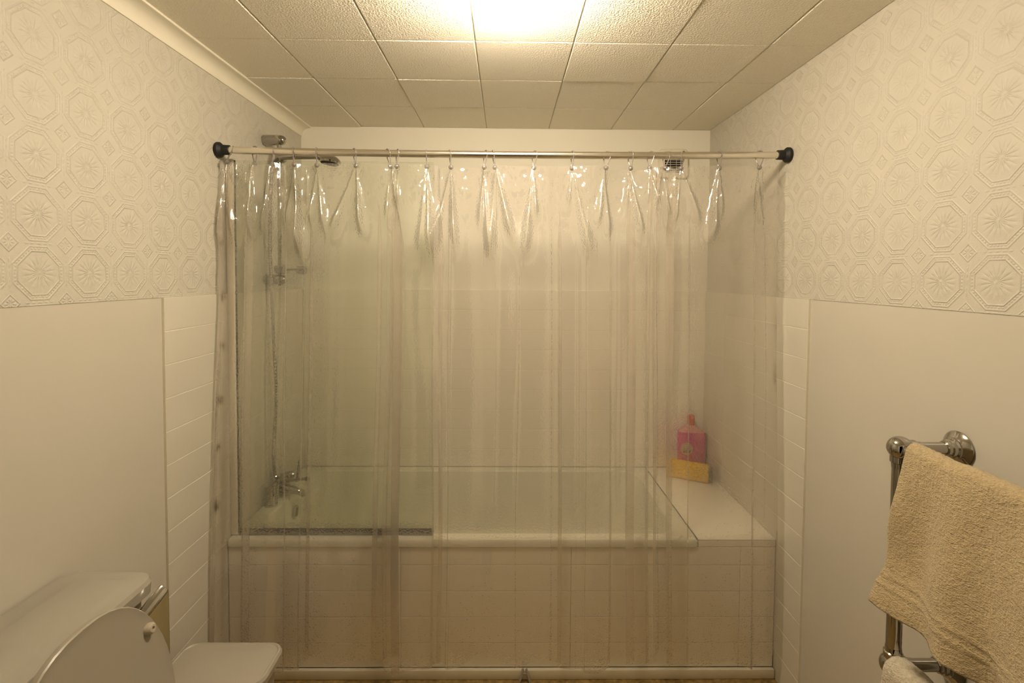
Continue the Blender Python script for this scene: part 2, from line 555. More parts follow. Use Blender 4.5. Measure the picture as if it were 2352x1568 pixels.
for za, zb in rows(PAPER_Z, RIM):
    for a, b in cols(XL + 0.009, XR - 0.009): tile_piece(wb, 'x', a, b, za, zb, YB, -1, 'tile_lit')

# ================================================================== the bath
LEDGE_X = 0.705
# tiled panel in front, with the boxed ledge at its right end
pn = thing('bath_surround', 'cream tiled front of the built-in bath, behind the curtain', 'bath front', (0, 0, 0))
PY0 = 1.792
boxobj('backing', (XL + 0.010, XR - 0.010, PY0 + 0.002, PY0 + 0.016, 0.0, 0.484), 'grout', pn)
def panel_rows(): 
    return [(0.4173, 0.484), (0.3203, 0.4173), (0.2233, 0.3203), (0.1263, 0.2233), (0.0353, 0.1263)]
for za, zb in panel_rows():
    for a, b in cols(XL + 0.0105, XR - 0.0105): tile_piece(pn, 'x', a, b, za, zb, PY0 + 0.0015, -1, 'tile_lit')
tile_piece(pn, 'x', LEDGE_X + .004, XR - 0.0105, 0.4845, 0.5085, PY0 + 0.0015, -1, 'tile_lit')
boxobj('backing', (LEDGE_X + .006, XR - 0.010, PY0 + 0.002, PY0 + 0.016, 0.484, 0.507), 'grout', pn)
lg = tag(boxobj('ledge', (LEDGE_X + 0.003, XR - 0.0095, PY0 - 0.0070, YB - 0.0095, 0.509, RIM), 'tile_lit', None, 0.0015), 'flat cream ledge between the bath end and right wall', kind='structure')
tag(boxobj('baseboard_bath', (XL + 0.010, XR - 0.010, 1.770, PY0 - 0.0075, 0.0, 0.036), 'white', None, 0.003, 2), 'low white skirting at the foot of the bath panel', kind='structure')

tb = thing('bathtub', 'pale built-in bathtub behind the clear curtain', 'bathtub', (0, 0, 0))
bx0, bx1, by0, by1 = XL + 0.010, LEDGE_X, YT, YB - 0.010
def ring(dx0, dx1, dy0, dy1, r, z):
    ax, bx_, ay, by_ = bx0 + dx0, bx1 - dx1, by0 + dy0, by1 - dy1
    return [(px, py, z) for px, py in rrect((ax + bx_) / 2, (ay + by_) / 2, (bx_ - ax) / 2, (by_ - ay) / 2, r, 8)]
bm = bmesh.new()
loft(bm, [ring(.004, .004, .003, .004, .006, RIM - .028), ring(0, 0, 0, 0, .008, RIM - .025), ring(0, 0, 0, 0, .008, RIM - .005),
          ring(.003, .003, .003, .003, .010, RIM), ring(.062, .052, .047, .042, .09, RIM), ring(.070, .060, .054, .049, .09, RIM - .006),
          ring(.074, .066, .058, .053, .09, RIM - .03), ring(.085, .11, .072, .067, .11, RIM - .20), ring(.105, .19, .095, .09, .12, RIM - .33),
          ring(.14, .25, .13, .125, .12, RIM - .375), ring(.24, .36, .22, .21, .09, RIM - .385)], cap0=False, cap1=True)
smooth_by_angle(obj('basin', bm, 'tub', tb), 35)
bm = bmesh.new()
lathe(bm, [(0, .03), (.004, .03), (.008, .024), (.009, .0)], (bx0 + .078, 2.17, RIM - .085), (1, 0, -.06), 24)
smooth_by_angle(obj('overflow', bm, 'chrome', tb), 30)
bm = bmesh.new()
box(bm, bx0 + .0865, bx0 + .089, 2.163, 2.177, RIM - .103, RIM - .067, .001, 1)
obj('overflow_slot', bm, 'dark', tb)

# bath mixer standing on the left rim, with hose
mx = thing('bath_mixer', 'chrome bath mixer tap on the rim behind the glass screen', 'tap', (-0.967, 2.06, RIM))
MX, MY = -0.966, 2.06
for yy in (2.05, 2.19):
    bm = bmesh.new()
    lathe(bm, [(0, .026), (.006, .026), (.010, .018), (.05, .017), (.055, .021), (.075, .021), (.082, .0)], (MX - mx.location.x, yy - MY, 0), (0, 0, 1))
    smooth_by_angle(obj('pillar', bm, 'chrome', mx), 35)
bm = bmesh.new(); tube(bm, [(0, -.01, .062), (0, .13, .062)], .019, 20)
smooth_by_angle(obj('body', bm, 'chrome', mx), 35)
bm = bmesh.new(); tube(bm, [(0, .06, .05), (.03, .06, .043), (.07, .06, .033), (.10, .06, .022), (.105, .06, .008)], [.016, .016, .015, .014, .013], 16)
smooth_by_angle(obj('spout', bm, 'chrome', mx), 35)
for yy, flip in ((-.022, 1), (.142, -1)):
    bm = bmesh.new(); lathe(bm, [(0, .016), (.012, .018), (.03, .016), (.034, .0)], (0, yy, .062), (.9, -.45 * flip, 0))
    h = smooth_by_angle(obj('handle', bm, 'chrome', mx), 35)
    bm = bmesh.new(); tube(bm, [(.036, yy - .016 * flip, .03), (.042, yy - .02 * flip, .06), (.046, yy - .022 * flip, .12)], [.006, .0065, .005], 10)
    smooth_by_angle(obj('lever', bm, 'chrome', h), 35)
bm = bmesh.new(); tube(bm, [(.02, .06, .072), (.07, .06, .078), (.118, .06, .082)], [.009, .007, .006], 10)
d = smooth_by_angle(obj('diverter', bm, 'chrome', mx), 35)
bm = bmesh.new(); lathe(bm, [(0, .0), (.003, .009), (.012, .010), (.018, .006), (.019, 0)], (.114, .06, .082), (1, 0, 0.05), 16)
smooth_by_angle(obj('knob', bm, 'grey', d), 35)

# shower rail with hand shower
sr = thing('shower_rail', 'chrome shower riser rail fixed to the left wall above the bath', 'shower rail', (XL, 2.10, 1.40))
SY = 2.10
bm = bmesh.new()
lathe(bm, [(0, .019), (.004, .021), (.068, .021), (.078, .0195), (.086, .016), (.092, .009), (.094, 0)], (0.0085 - .0085 + .001, 0, .620), (1, 0, 0))
smooth_by_angle(obj('top_bracket', bm, 'chrome', sr), 40)
bm = bmesh.new(); tube(bm, [(.066, 0, .605), (.066, 0, .02)], .0095, 16)
smooth_by_angle(obj('pole', bm, 'chrome', sr), 40)
bm = bmesh.new()
lathe(bm, [(0, .019), (.004, .021), (.068, .021), (.078, .0195), (.086, .016), (.092, .009), (.094, 0)], (.001, 0, .045), (1, 0, 0))
smooth_by_angle(obj('bottom_bracket', bm, 'chrome', sr), 40)
bm = bmesh.new(); box(bm, .048, .100, -.024, .024, .070, .104, .008, 2)
sl = smooth_by_angle(obj('soap_clip', bm, 'chrome', sr), 40)
bm = bmesh.new(); lathe(bm, [(0, .017), (.03, .019), (.036, .014), (.037, 0)], (.137, 0, .087), (1, 0, -.12), 18)
smooth_by_angle(obj('knob', bm, 'chrome', sl), 40)
bm = bmesh.new(); tube(bm, [(.095, 0, .087), (.14, 0, .087)], .005, 10)
smooth_by_angle(obj('stem', bm, 'chrome', sl), 40)
bm = bmesh.new(); lathe(bm, [(0, .0), (.003, .016), (.012, .022), (.030, .022), (.040, .015), (.042, 0)], (.052, 0, .5475), (1, 0, .0), 20)
smooth_by_angle(obj('handset_holder', bm, 'chrome', sr), 40)

hs = thing('hand_shower', 'chrome hand shower head lying level in its rail holder', 'shower head', (-0.92, SY - .012, 1.948))
bm = bmesh.new()
tube(bm, [(-.012, 0, -.003), (.0, 0, 0), (.06, 0, .004), (.13, 0, .007), (.165, 0, .006)], [.012, .0125, .0125, .0145, .016], 16)
smooth_by_angle(obj('handle', bm, 'chrome', hs), 40)
bm = bmesh.new()
lathe(bm, [(0, .030), (.003, .044), (.010, .046), (.020, .040), (.030, .026), (.034, .0)], (.190, 0, -.024), (.13, 0, 1), 30)
hd = smooth_by_angle(obj('head', bm, 'chrome', hs), 40)
bm = bmesh.new()
lathe(bm, [(0, 0), (0.0, .034), (.003, .036), (.0045, .0)], (.1895, 0, -.0265), (.13, 0, 1), 28)
obj('spray_face', bm, 'dark', hd)
bm = bmesh.new()
for k in range(5):
    for j in range(6 * k if k else 1):
        a = 2 * math.pi * j / max(1, 6 * k); rr = .0072 * k
        lathe(bm, [(0, .0), (0.0002, .0012), (.003, .0016)], (.1895 + rr * math.cos(a), rr * math.sin(a), -.0292 - rr * math.cos(a) * .13), (.13, 0, 1), 6)
nz = obj('spray_nozzles', bm, 'grey', hd); nz['kind'] = 'stuff'

# corrugated hose from handset to mixer
ctrl = [(-.934, 2.088, 1.945), (-.950, 2.078, 1.925), (-.962, 2.072, 1.86), (-.968, 2.07, 1.70), (-.970, 2.07, 1.55), (-.966, 2.075, 1.41), (-.963, 2.085, 1.157),
        (-.958, 2.09, .973), (-.964, 2.09, .85), (-.972, 2.09, .72), (-.976, 2.11, .62), (-.968, 2.12, .596)]
def catmull(P, per=10):
    P = [Vector(p) for p in P]; out = []
    for i in range(len(P) - 1):
        a, b, c, d_ = P[max(i - 1, 0)], P[i], P[i + 1], P[min(i + 2, len(P) - 1)]
        for k in range(per):
            t = k / per
            out.append(0.5 * ((2 * b) + (c - a) * t + (2 * a - 5 * b + 4 * c - d_) * t * t + (3 * b - a - 3 * c + d_) * t ** 3))
    out.append(P[-1]); return out
pts = catmull(ctrl, 26)
bm = bmesh.new(); tube(bm, pts, [.0078 if i % 2 else .0062 for i in range(len(pts))], 10)
tag(smooth_by_angle(obj('shower_hose', bm, 'chrome'), 20), 'ribbed chrome hose hanging from the rail down to the bath mixer', 'hose')

# glass screen standing on the rim behind the curtain
gs = thing('bath_screen', 'fixed greenish glass bath screen standing on the rim at left', 'screen', (0, 0, 0))
GY = 1.862 - 0.06
GY = 1.815
boxobj('glass_pane', (-.975, -.262, GY - .003, GY + .003, .534, 1.872), 'glass', gs, .001, 1)
boxobj('wall_profile', (XL + .0088, -.973, GY - .011, GY + .011, .519, 1.876), 'white', gs, .002, 2)
boxobj('edge_seal', (-.9735, -.9710, GY - .0045, GY + .0045, .530, 1.872), 'grey', gs)
boxobj('bottom_seal', (-.970, -.262, GY - .007, GY + .007, .514, .535), 'grey', gs, .002, 1)

# extractor fan high on the back wall
fn = thing('extractor_fan', 'small square extractor fan with dark slatted grille high on back wall', 'fan', (.816, YB, 2.022))
def fr(h, r, y): return [(a, y, b) for a, b in rrect(0, 0, h, h, r, 5)]
bm = bmesh.new()
loft(bm, [fr(.072, .02, 0), fr(.072, .02, -.016), fr(.068, .019, -.024), fr(.046, .012, -.028), fr(.044, .010, -.018)], cap0=True, cap1=False)
smooth_by_angle(obj('housing', bm, 'white', fn), 35)
boxobj('fan_opening', (-.047, .047, -.016, -.012, -.047, .047), 'dark', fn)
for k in range(8):
    bm = bmesh.new(); zz = -.039 + k * .0112
    box(bm, -.0445, .0445, -.0235, -.0165, zz - .0009, zz + .0009)
    obj('slat', bm, 'white', fn)
for xx in (-.015, .015):
    bm = bmesh.new(); box(bm, xx - .0009, xx + .0009, -.0165, -.0150, -.0445, .0445); obj('grille_bar', bm, 'white', fn)

# bottle and sponge on the ledge
sp = thing('sponge', 'yellow sponge lying in front of the pink bottle on the ledge', 'sponge', (.868, 2.330, RIM), rz=R(-28))
bm = bmesh.new(); box(bm, -.098, .094, -.024, .026, 0, .080, .012, 3)
smooth_by_angle(obj('foam', bm, 'sponge', sp), 50)
bm = bmesh.new(); box(bm, .092, .106, -.021, .023, .006, .072, .005, 2)
smooth_by_angle(obj('scouring_pad', bm, 'scour', sp), 50)
bt = thing('shampoo_bottle', 'pink plastic bottle with red cap behind the yellow sponge', 'bottle', (.918, 2.428, RIM), rz=R(-8))
def br(hx, hy, r, z): return [(a, b, z) for a, b in rrect(0, 0, hx, hy, r, 5)]
bm = bmesh.new()
loft(bm, [br(.058, .024, .02, 0), br(.064, .029, .024, .008), br(.066, .030, .024, .10), br(.066, .030, .024, .185), br(.063, .028, .022, .197)], cap1=True)
smooth_by_angle(obj('body', bm, 'pink', bt), 40)
bm = bmesh.new()
loft(bm, [br(.062, .027, .022, .197), br(.050, .023, .02, .208), br(.028, .018, .016, .219), br(.016, .014, .013, .226), br(.013, .013, .012, .234)])
smooth_by_angle(obj('shoulder', bm, 'pinkpale', bt), 40)
bm = bmesh.new(); lathe(bm, [(0, .017), (.002, .018), (.040, .017), (.046, .013), (.047, 0)], (-.004, 0, .232), (0, 0, 1), 24)
smooth_by_angle(obj('cap', bm, 'redcap', bt), 40)
bm = bmesh.new(); lathe(bm, [(0, .030), (.0012, .030), (.0014, 0)], (-.028, -.0302, .118), (0, -1, 0), 28)
lb = obj('round_label', bm, 'label', bt)
bm = bmesh.new()
for k, (a, b2) in enumerate(((-.016, -.009), (-.006, .0), (.003, .008), (.011, .016))):
    box(bm, -.028 + a, -.028 + b2, -.0322, -.0314, .099 + .002 * (k % 2), .109 + .003 * (k % 2))
obj('label_print', bm, 'labelink', lb)

# ================================================================== curtain rod, hooks, curtain
ZR = 1.903
rod_a, rod_b = Vector((XL, 1.7635, H + .4267)), Vector((XR, 1.7774, H + .4322))
def rod_at(x):
    t = (x - XL) / (XR - XL)
    p = rod_a.lerp(rod_b, t); p.z -= 0.0085 * 4 * t * (1 - t); p.x = x
    return p
rd = thing('curtain_rod', 'pale metal tension rod with black rubber ends across the bath', 'curtain rod', rod_at(0))
o0 = rd.location.copy()
bm = bmesh.new(); tube(bm, [rod_at(XL + .03 + k * (XR - XL - .06) / 24) - o0 for k in range(25)], .0125, 20)
smooth_by_angle(obj('tube', bm, 'satin', rd), 40)
for xw, s in ((XL + .0016, 1), (XR - .0016, -1)):
    bm = bmesh.new()
    lathe(bm, [(0, .023), (.004, .0265), (.012, .0265), (.018, .021), (.022, .0172), (.044, .0165), (.045, .013)], rod_at(xw) - o0, (s, 0, 0), 28)
    smooth_by_angle(obj('rubber_end', bm, 'black', rd), 40)

hook_x = [-0.955, -0.875, -0.813, -0.741, -0.662, -0.531, -0.415, -0.382, -0.281, -0.199, -0.075, -0.048, 0.097, 0.23, 0.352, 0.435, 0.506, 0.562, 0.621, 0.75, 0.893]
eye_x = [-0.972, -0.875, -0.815, -0.74, -0.661, -0.525, -0.404, -0.385, -0.28, -0.195, -0.08, -0.041, 0.094, 0.229, 0.345, 0.437, 0.499, 0.551, 0.614, 0.751, 0.888]
turn = [40, 62, 30, 12, 14, 34, 38, 30, 8, 16, 28, 12, 34, 12, 52, 30, 46, 44, -40, 16, 68]
ordw = ['first', 'second', 'third', 'fourth', 'fifth', 'sixth', 'seventh', 'eighth', 'ninth', 'tenth', 'eleventh', 'twelfth', 'thirteenth', 'fourteenth',
        'fifteenth', 'sixteenth', 'seventeenth', 'eighteenth', 'nineteenth', 'twentieth', 'twenty-first']
HOOK_DROP = 0.048
def hook_curve():
    pts = []; r = .0152
    for k in range(21):
        a = R(-28 + 236 * k / 20)
        pts.append((0, r * math.cos(a), r * math.sin(a)))
    e = .0035
    tail = [(0, -.010, -.020), (0, -e, -.040), (0, -.0045, -.046), (0, 0, -.0495), (0, .0045, -.046), (0, e, -.040), (0, .010, -.020)]
    return pts + tail
hproto = None
for i, (hx, ex, tn) in enumerate(zip(hook_x, eye_x, turn)):
    lab = ('last clear plastic curtain hook, nearest the right end of the rod' if i == 20 else
           '%s clear plastic curtain hook from the left end of the rod' % ordw[i])
    p = rod_at(hx)
    if hproto is None:
        hk = thing('curtain_hook', lab, 'hook', p, 'clear plastic hooks along the curtain rod')
        bm = bmesh.new(); tube(bm, hook_curve(), .0019, 8, closed=True)
        smooth_by_angle(obj('loop', bm, 'hook', hk), 60)
        bm = bmesh.new()
        bmesh.ops.create_uvsphere(bm, u_segments=12, v_segments=8, radius=.0085)
        bmesh.ops.translate(bm, verts=bm.verts, vec=(0, 0, -.0445))
        smooth_by_angle(obj('clasp', bm, 'hook', hk), 60)
        hproto = hk
    else:
        hk = hproto.copy(); COL.objects.link(hk); hk.location = p; hk['label'] = lab
        for ch in hproto.children:
            c2 = ch.copy(); COL.objects.link(c2); c2.parent = hk
    hk.rotation_euler = (0, math.atan2(-(ex - hx), HOOK_DROP), R(tn))

# the curtain: a sheet whose plan curve passes every hook, loose between them
def build_curtain():
    n_h = len(eye_x); SP = 0.132
    per = 64
    xs_, ys_, sg_, hk_ = [], [], [], []
    rgn = np.random.RandomState(11)
    ends = [-0.992] + list(eye_x) + [0.965]
    for i in range(len(ends) - 1):
        a, b = ends[i], ends[i + 1]
        d = b - a; t = np.linspace(0, 1, per, endpoint=False)
        slack = max(SP - d, 0.004) if 0 < i < len(ends) - 2 else 0.003
        A = min(0.036, math.sqrt(slack * max(d, 0.03)) * 0.46)
        mode = rgn.rand()
        sgn = -1 if rgn.rand() < 0.55 else 1
        if mode < 0.45: yy = sgn * A * np.sin(np.pi * t) ** 0.85
        elif mode < 0.8: yy = sgn * A * 0.7 * np.sin(2 * np.pi * t)
        else: yy = sgn * A * (np.sin(np.pi * t) * 0.6 + 0.4 * np.sin(3 * np.pi * t))
        over = min(slack * 0.30, d * 0.36)
        xx = a + d * t + over * np.sin(2 * np.pi * t) * (1 if rgn.rand() < .5 else -1)
        xs_.append(xx); ys_.append(yy); sg_.append(0.22 * slack * np.sin(np.pi * t) ** 0.9)
    x_top = np.concatenate(xs_ + [[ends[-1]]]); y_top = np.concatenate(ys_ + [[0.0]]); sag = np.concatenate(sg_ + [[0.0]])
    n = len(x_top)
    # slow the profile down with height: gaussian smoothing along the sheet
    def smooth(v, sig):
        if sig < 0.6: return v
        k = np.arange(-int(3 * sig), int(3 * sig) + 1); g = np.exp(-(k / sig) ** 2 / 2); g /= g.sum()
        return np.convolve(np.pad(v, len(k) // 2, mode='edge'), g, 'valid')
    s = np.arange(n) / per                                    # in hook spacings
    # extra long pleats lower down
    x_pl = np.zeros(n); y_pl = np.zeros(n)
    for c in np.sort(rgn.rand(46) * (len(ends) - 1)):
        e = rgn.uniform(0.035, 0.10); k = rgn.uniform(0.5, 2.6) * e
        u = (s - c) / e
        env = np.exp(-(u / 3.2) ** 2)
        x_pl += -k * 0.105 * np.tanh(u) * env
        y_pl += rgn.choice([-1, 1]) * rgn.uniform(.0015, .005) * (1 + np.tanh(u)) * np.exp(-np.clip(s - c, 0, None) / 0.8)
    ridges = []
    for i in range(1, len(ends) - 1):
        gl_, gr_ = ends[i] - ends[i - 1], ends[i + 1] - ends[i]
        for side, g in ((-1, gl_), (1, gr_)):
            k_ = rgn.uniform(.04, .16) if rgn.rand() < .75 else rgn.uniform(.2, .38)
            ridges.append((i, ends[i], side * k_, rgn.uniform(.08, .24), rgn.uniform(.75, 1.25) * (.35 if i in (1, len(ends) - 2) else 1.0), rgn.uniform(.035, .075)))
    NZ = 150
    v = np.linspace(0, 1, NZ) ** 1.45
    z_hook = np.interp(np.arange(n), np.arange(len(ends)) * per, [rod_at(e).z - .0425 for e in ends])
    z_top = z_hook + .006 - sag + 0.002 * np.sin(s * 2.3)
    z_bot = 0.115 + 0.022 * np.sin(s * 1.13 + 1.0) + 0.016 * np.sin(s * 2.9) + .010 * np.sin(s * 5.3 + .4)
    P = np.zeros((NZ, n, 3))
    for r in range(NZ):
        dz = v[r] * 1.74                                      # metres below the hem
        w1 = min(1.0, dz / 0.30); w1 = w1 * w1 * (3 - 2 * w1)
        sig = 0.5 + 9.0 * w1 + 5.0 * min(1, max(0, dz - .3) / 1.2)
        x = smooth(x_top, sig) + x_pl * w1
        y = smooth(y_top, sig) * (1.0 - 0.35 * w1) + y_pl * w1
        # pull of each hook: small cone shaped dimples spreading downward
        z = z_top + (z_bot - z_top) * v[r]
        pin = math.exp(-dz / 0.07)
        wid = 0.05 + 0.9 * dz
        for (hs_, hx_, ang, ln, amp, wd) in ridges:
            if dz > ln * 1.6: continue
            xc = hx_ + ang * dz
            ww = 0.0026 + wd * dz
            fade = 1.0 if dz < ln else math.exp(-((dz - ln) / (0.30 * ln)) ** 2)
            a_ = amp * (0.14 * dz + 0.32 * dz * dz) * fade
            near = np.abs(s - hs_) < 0.8
            y = y - np.where(near, a_ * np.exp(-np.abs((x - xc) / ww) ** 1.5), 0)
        # slow sway with height
        y = y + 0.007 * vnoise(s * 0.9 + 3, np.full(n, dz * 1.3), 5) * w1 + 0.004 * vnoise(s * 2.3, np.full(n, dz * 2.2 + 9), 6) * w1
        x = x + 0.005 * vnoise(s * 0.8 + 40, np.full(n, dz * 1.6), 7) * w1
        # crumples close to the hem
        cr = math.exp(-((dz - 0.09) / 0.12) ** 2) * 1.0
        y = y + cr * (0.0028 * vnoise(s * 6.5, np.full(n, dz * 38), 8) + 0.0016 * vnoise(s * 13, np.full(n, dz * 75), 9))
        # the sheet hangs outside the bath: it leans forward to clear the rim
        lean = -.070 * (1 - math.cos(math.pi * min(dz / 1.65, 1.0))) / 2
        base = 1.7655 + (x - XL) / (XR - XL) * .013
        P[r, :, 0] = x; P[r, :, 1] = base + y * np.interp(dz, [0, .9, 1.4], [1, .9, .75]) + lean; P[r, :, 2] = z
    # side hems keep clear of the walls; they drift forward lower down
    xl = XL + .012 + 0 * P[:, :, 0]; xr = XR - .012
    P[:, :, 0] = np.clip(P[:, :, 0], xl, xr)
    ramp = np.clip((1.83 - P[:, :, 2]) / 1.7, 0, 1)
    kl = np.exp(-((P[:, :, 0] - (XL + .012)) / 0.06) ** 2)
    P[:, :, 1] -= kl * ramp * 0.035
    kr = np.exp(-((P[:, :, 0] - (XR - .012)) / 0.05) ** 2)
    P[:, :, 0] += kr * 0.0 
    return P
P = build_curtain()
cur = grid_obj('shower_curtain', P, 'curtain')
mil = np.zeros(P.shape[:2])
for (px, pz, rx, rz) in ((-0.972, 1.389, .006, .012), (-0.969, 1.222, .006, .010), (-0.971, 1.037, .006, .010), (-0.972, .878, .005, .008),
                         (-0.973, .684, .006, .012), (0.969, 1.546, .004, .009), (0.968, 1.324, .005, .010), (0.966, 1.28, .012, .05),
                         (0.964, 1.087, .010, .030), (0.955, 1.12, .008, .035), (0.964, .566, .006, .012)):
    d2 = ((P[:, :, 0] - px) / rx) ** 2 + ((P[:, :, 2] - pz) / rz) ** 2
    mil = np.maximum(mil, np.exp(-0.7 * d2) * (0.45 if rz > .02 else 0.9) * (0.7 + 0.4 * vnoise(P[:, :, 0] * 300, P[:, :, 2] * 150, 77)))
av = cur.data.attributes.new('mildew', 'FLOAT', 'POINT')
av.data.foreach_set('value', np.clip(mil, 0, 1).ravel().astype(np.float32))
tag(cur, 'clear vinyl shower curtain with shiny creases hanging in front of the bath', 'shower curtain')

# ================================================================== ceiling lamp
lp = thing('ceiling_lamp', 'lit round opal glass ceiling lamp', 'lamp', (.012, 1.24, ZC))
bm = bmesh.new(); lathe(bm, [(0.0005, .100), (.005, .100), (.0062, .096), (.0062, 0)], (0, 0, 0), (0, 0, -1), 40)
smooth_by_angle(obj('base_ring', bm, 'white', lp), 40)
bm = bmesh.new()
prof = [(.034 + .062 * math.sin(R(a)), .105 * math.cos(R(a))) for a in range(-22, 90, 4)] + [(.096, 0)]
lathe(bm, prof, (0, 0, 0), (0, 0, -1), 48)
smooth_by_angle(obj('glass_dome', bm, 'lamp', lp), 60)

# ================================================================== toilet
tl = thing('toilet', 'cream toilet with raised seat lid and cistern against left wall', 'toilet', (XL, .895, 0))
ox, oy = XL, .895
def rr3(xa, xb, ya, yb, r, z, n=6):
    return [(a, b, z) for a, b in rrect((xa + xb) / 2, (ya + yb) / 2, (xb - xa) / 2, (yb - ya) / 2, r, n)]
bm = bmesh.new()
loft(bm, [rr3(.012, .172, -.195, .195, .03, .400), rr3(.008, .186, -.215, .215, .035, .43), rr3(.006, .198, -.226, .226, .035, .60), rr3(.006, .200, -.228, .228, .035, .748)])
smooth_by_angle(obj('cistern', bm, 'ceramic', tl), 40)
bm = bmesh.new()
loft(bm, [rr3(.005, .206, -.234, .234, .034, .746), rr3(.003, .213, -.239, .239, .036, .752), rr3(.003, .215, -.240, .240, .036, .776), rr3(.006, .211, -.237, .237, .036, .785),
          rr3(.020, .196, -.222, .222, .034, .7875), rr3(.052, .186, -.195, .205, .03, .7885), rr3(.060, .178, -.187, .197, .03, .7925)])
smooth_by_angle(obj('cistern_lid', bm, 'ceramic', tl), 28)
# flush lever
bm = bmesh.new(); lathe(bm, [(0, .019), (.004, .019), (.007, .013), (.022, .012), (.023, 0)], (.198, .155, .712), (1, 0, 0), 24)
lv = smooth_by_angle(obj('flush_lever', bm, 'chrome', tl), 35)
bm = bmesh.new()
A = Vector((.214, .150, .710)); B = Vector((.236, .226, .757))
d = (B - A).normalized(); sd = d.cross(Vector((-.50, .72, -.30))).normalized(); nn = d.cross(sd)
rings = []
for t, wd, th in ((-.12, .008, .005), (0, .011, .0055), (.3, .012, .0045), (.6, .0125, .0035), (.95, .0125, .0030), (1.0, .010, .0018)):
    c = A + (B - A) * t
    rings.append([c + sd * wd * math.cos(2 * math.pi * k / 16) ** 1 + nn * th * math.sin(2 * math.pi * k / 16) for k in range(16)])
loft(bm, rings)
smooth_by_angle(obj('paddle', bm, 'chrome', lv), 40)
# raised lid leaning back on the cistern, its underside to the room
HZ, LEN, HW = .425, .405, .187
top_dx = (.829 - .42) * .158
hinge = Vector((.3065, 0, HZ)); dirv = Vector((-.158, 0, 1)).normalized(); nrm = Vector((1, 0, .158)).normalized()
def lid_outline(scale=1.0, n=48):
    pts = []
    for k in range(n):
        a = 2 * math.pi * k / n
        cy_, cz_ = math.cos(a), math.sin(a)
        e = 2.35
        yy = HW * math.copysign(abs(cy_) ** (2 / e), cy_)
        zz = (LEN * .56 if cz_ > 0 else LEN * .44) * math.copysign(abs(cz_) ** (2 / (2.0 if cz_ > 0 else 3.2)), cz_)
        pts.append((yy * scale, LEN * .44 + zz * scale))
    return pts
def lid_ring(scale, off): return [tuple(hinge + dirv * b + Vector((0, 1, 0)) * a + nrm * off) for a, b in lid_outline(scale)]
bm = bmesh.new()
loft(bm, [lid_ring(.95, -.018), lid_ring(.99, -.014), lid_ring(1.0, -.008), lid_ring(1.0, -.001), lid_ring(.99, .0015), lid_ring(.965, .0), lid_ring(.90, -.003)])
sl_ = smooth_by_angle(obj('seat_lid', bm, 'lidplastic', tl), 30)
for (a, b) in ((.142, .300), (-.142, .300)):
    bm = bmesh.new(); lathe(bm, [(-.004, .012), (.006, .0115), (.010, .008), (.010, .004), (.006, .0035), (.005, 0)], hinge + dirv * b + Vector((0, a, 0)), nrm, 16)
    bp = smooth_by_angle(obj('bumper', bm, 'rubber', sl_), 40)
# seat, bowl, hinges
def egg(cx, hx, hy, z, n=40):
    return [(cx + hx * math.cos(2 * math.pi * k / n), hy * math.sin(2 * math.pi * k / n), z) for k in range(n)]
bm = bmesh.new()
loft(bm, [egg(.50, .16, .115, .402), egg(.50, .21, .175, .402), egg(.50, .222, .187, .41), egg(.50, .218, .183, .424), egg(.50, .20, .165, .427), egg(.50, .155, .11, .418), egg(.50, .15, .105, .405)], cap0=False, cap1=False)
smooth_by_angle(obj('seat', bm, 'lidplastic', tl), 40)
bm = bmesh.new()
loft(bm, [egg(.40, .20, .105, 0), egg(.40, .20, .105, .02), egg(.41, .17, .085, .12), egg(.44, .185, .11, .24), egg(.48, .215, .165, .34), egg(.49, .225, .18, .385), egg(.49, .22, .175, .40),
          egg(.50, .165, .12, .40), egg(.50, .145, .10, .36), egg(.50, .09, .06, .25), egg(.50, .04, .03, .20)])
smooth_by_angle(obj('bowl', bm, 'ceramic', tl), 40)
for yy in (-.07, .07):
    bm = bmesh.new(); tube(bm, [(.288, yy - .02, .418), (.288, yy + .02, .418)], .011, 14)
    smooth_by_angle(obj('hinge', bm, 'lidplastic', tl), 40)

# ================================================================== slim bin between toilet and bath
bn = thing('waste_bin', 'slim cream plastic bin with flat lid between toilet and bath', 'bin', (-.800, 1.395, 0))
bm = bmesh.new()
loft(bm, [rr3(-.115, .105, -.060, .060, .03, 0), rr3(-.120, .110, -.064, .064, .03, .01), rr3(-.135, .130, -.074, .072, .035, .325), rr3(-.137, .132, -.075, .073, .035, .340)])
smooth_by_angle(obj('body', bm, 'plastic', bn), 40)
bm = bmesh.new()
loft(bm, [rr3(-.140, .138, -.078, .076, .036, .334), rr3(-.145, .146, -.081, .080, .040, .338), rr3(-.146, .148, -.082, .081, .040, .356), rr3(-.143, .144, -.079, .078, .038, .364),
          rr3(-.139, .139, -.075, .074, .036, .3655), rr3(-.136, .136, -.072, .071, .034, .363), rr3(-.115, .115, -.055, .055, .03, .366), rr3(-.06, .06, -.03, .03, .02, .368)])
smooth_by_angle(obj('lid', bm, 'plastic', bn), 25)

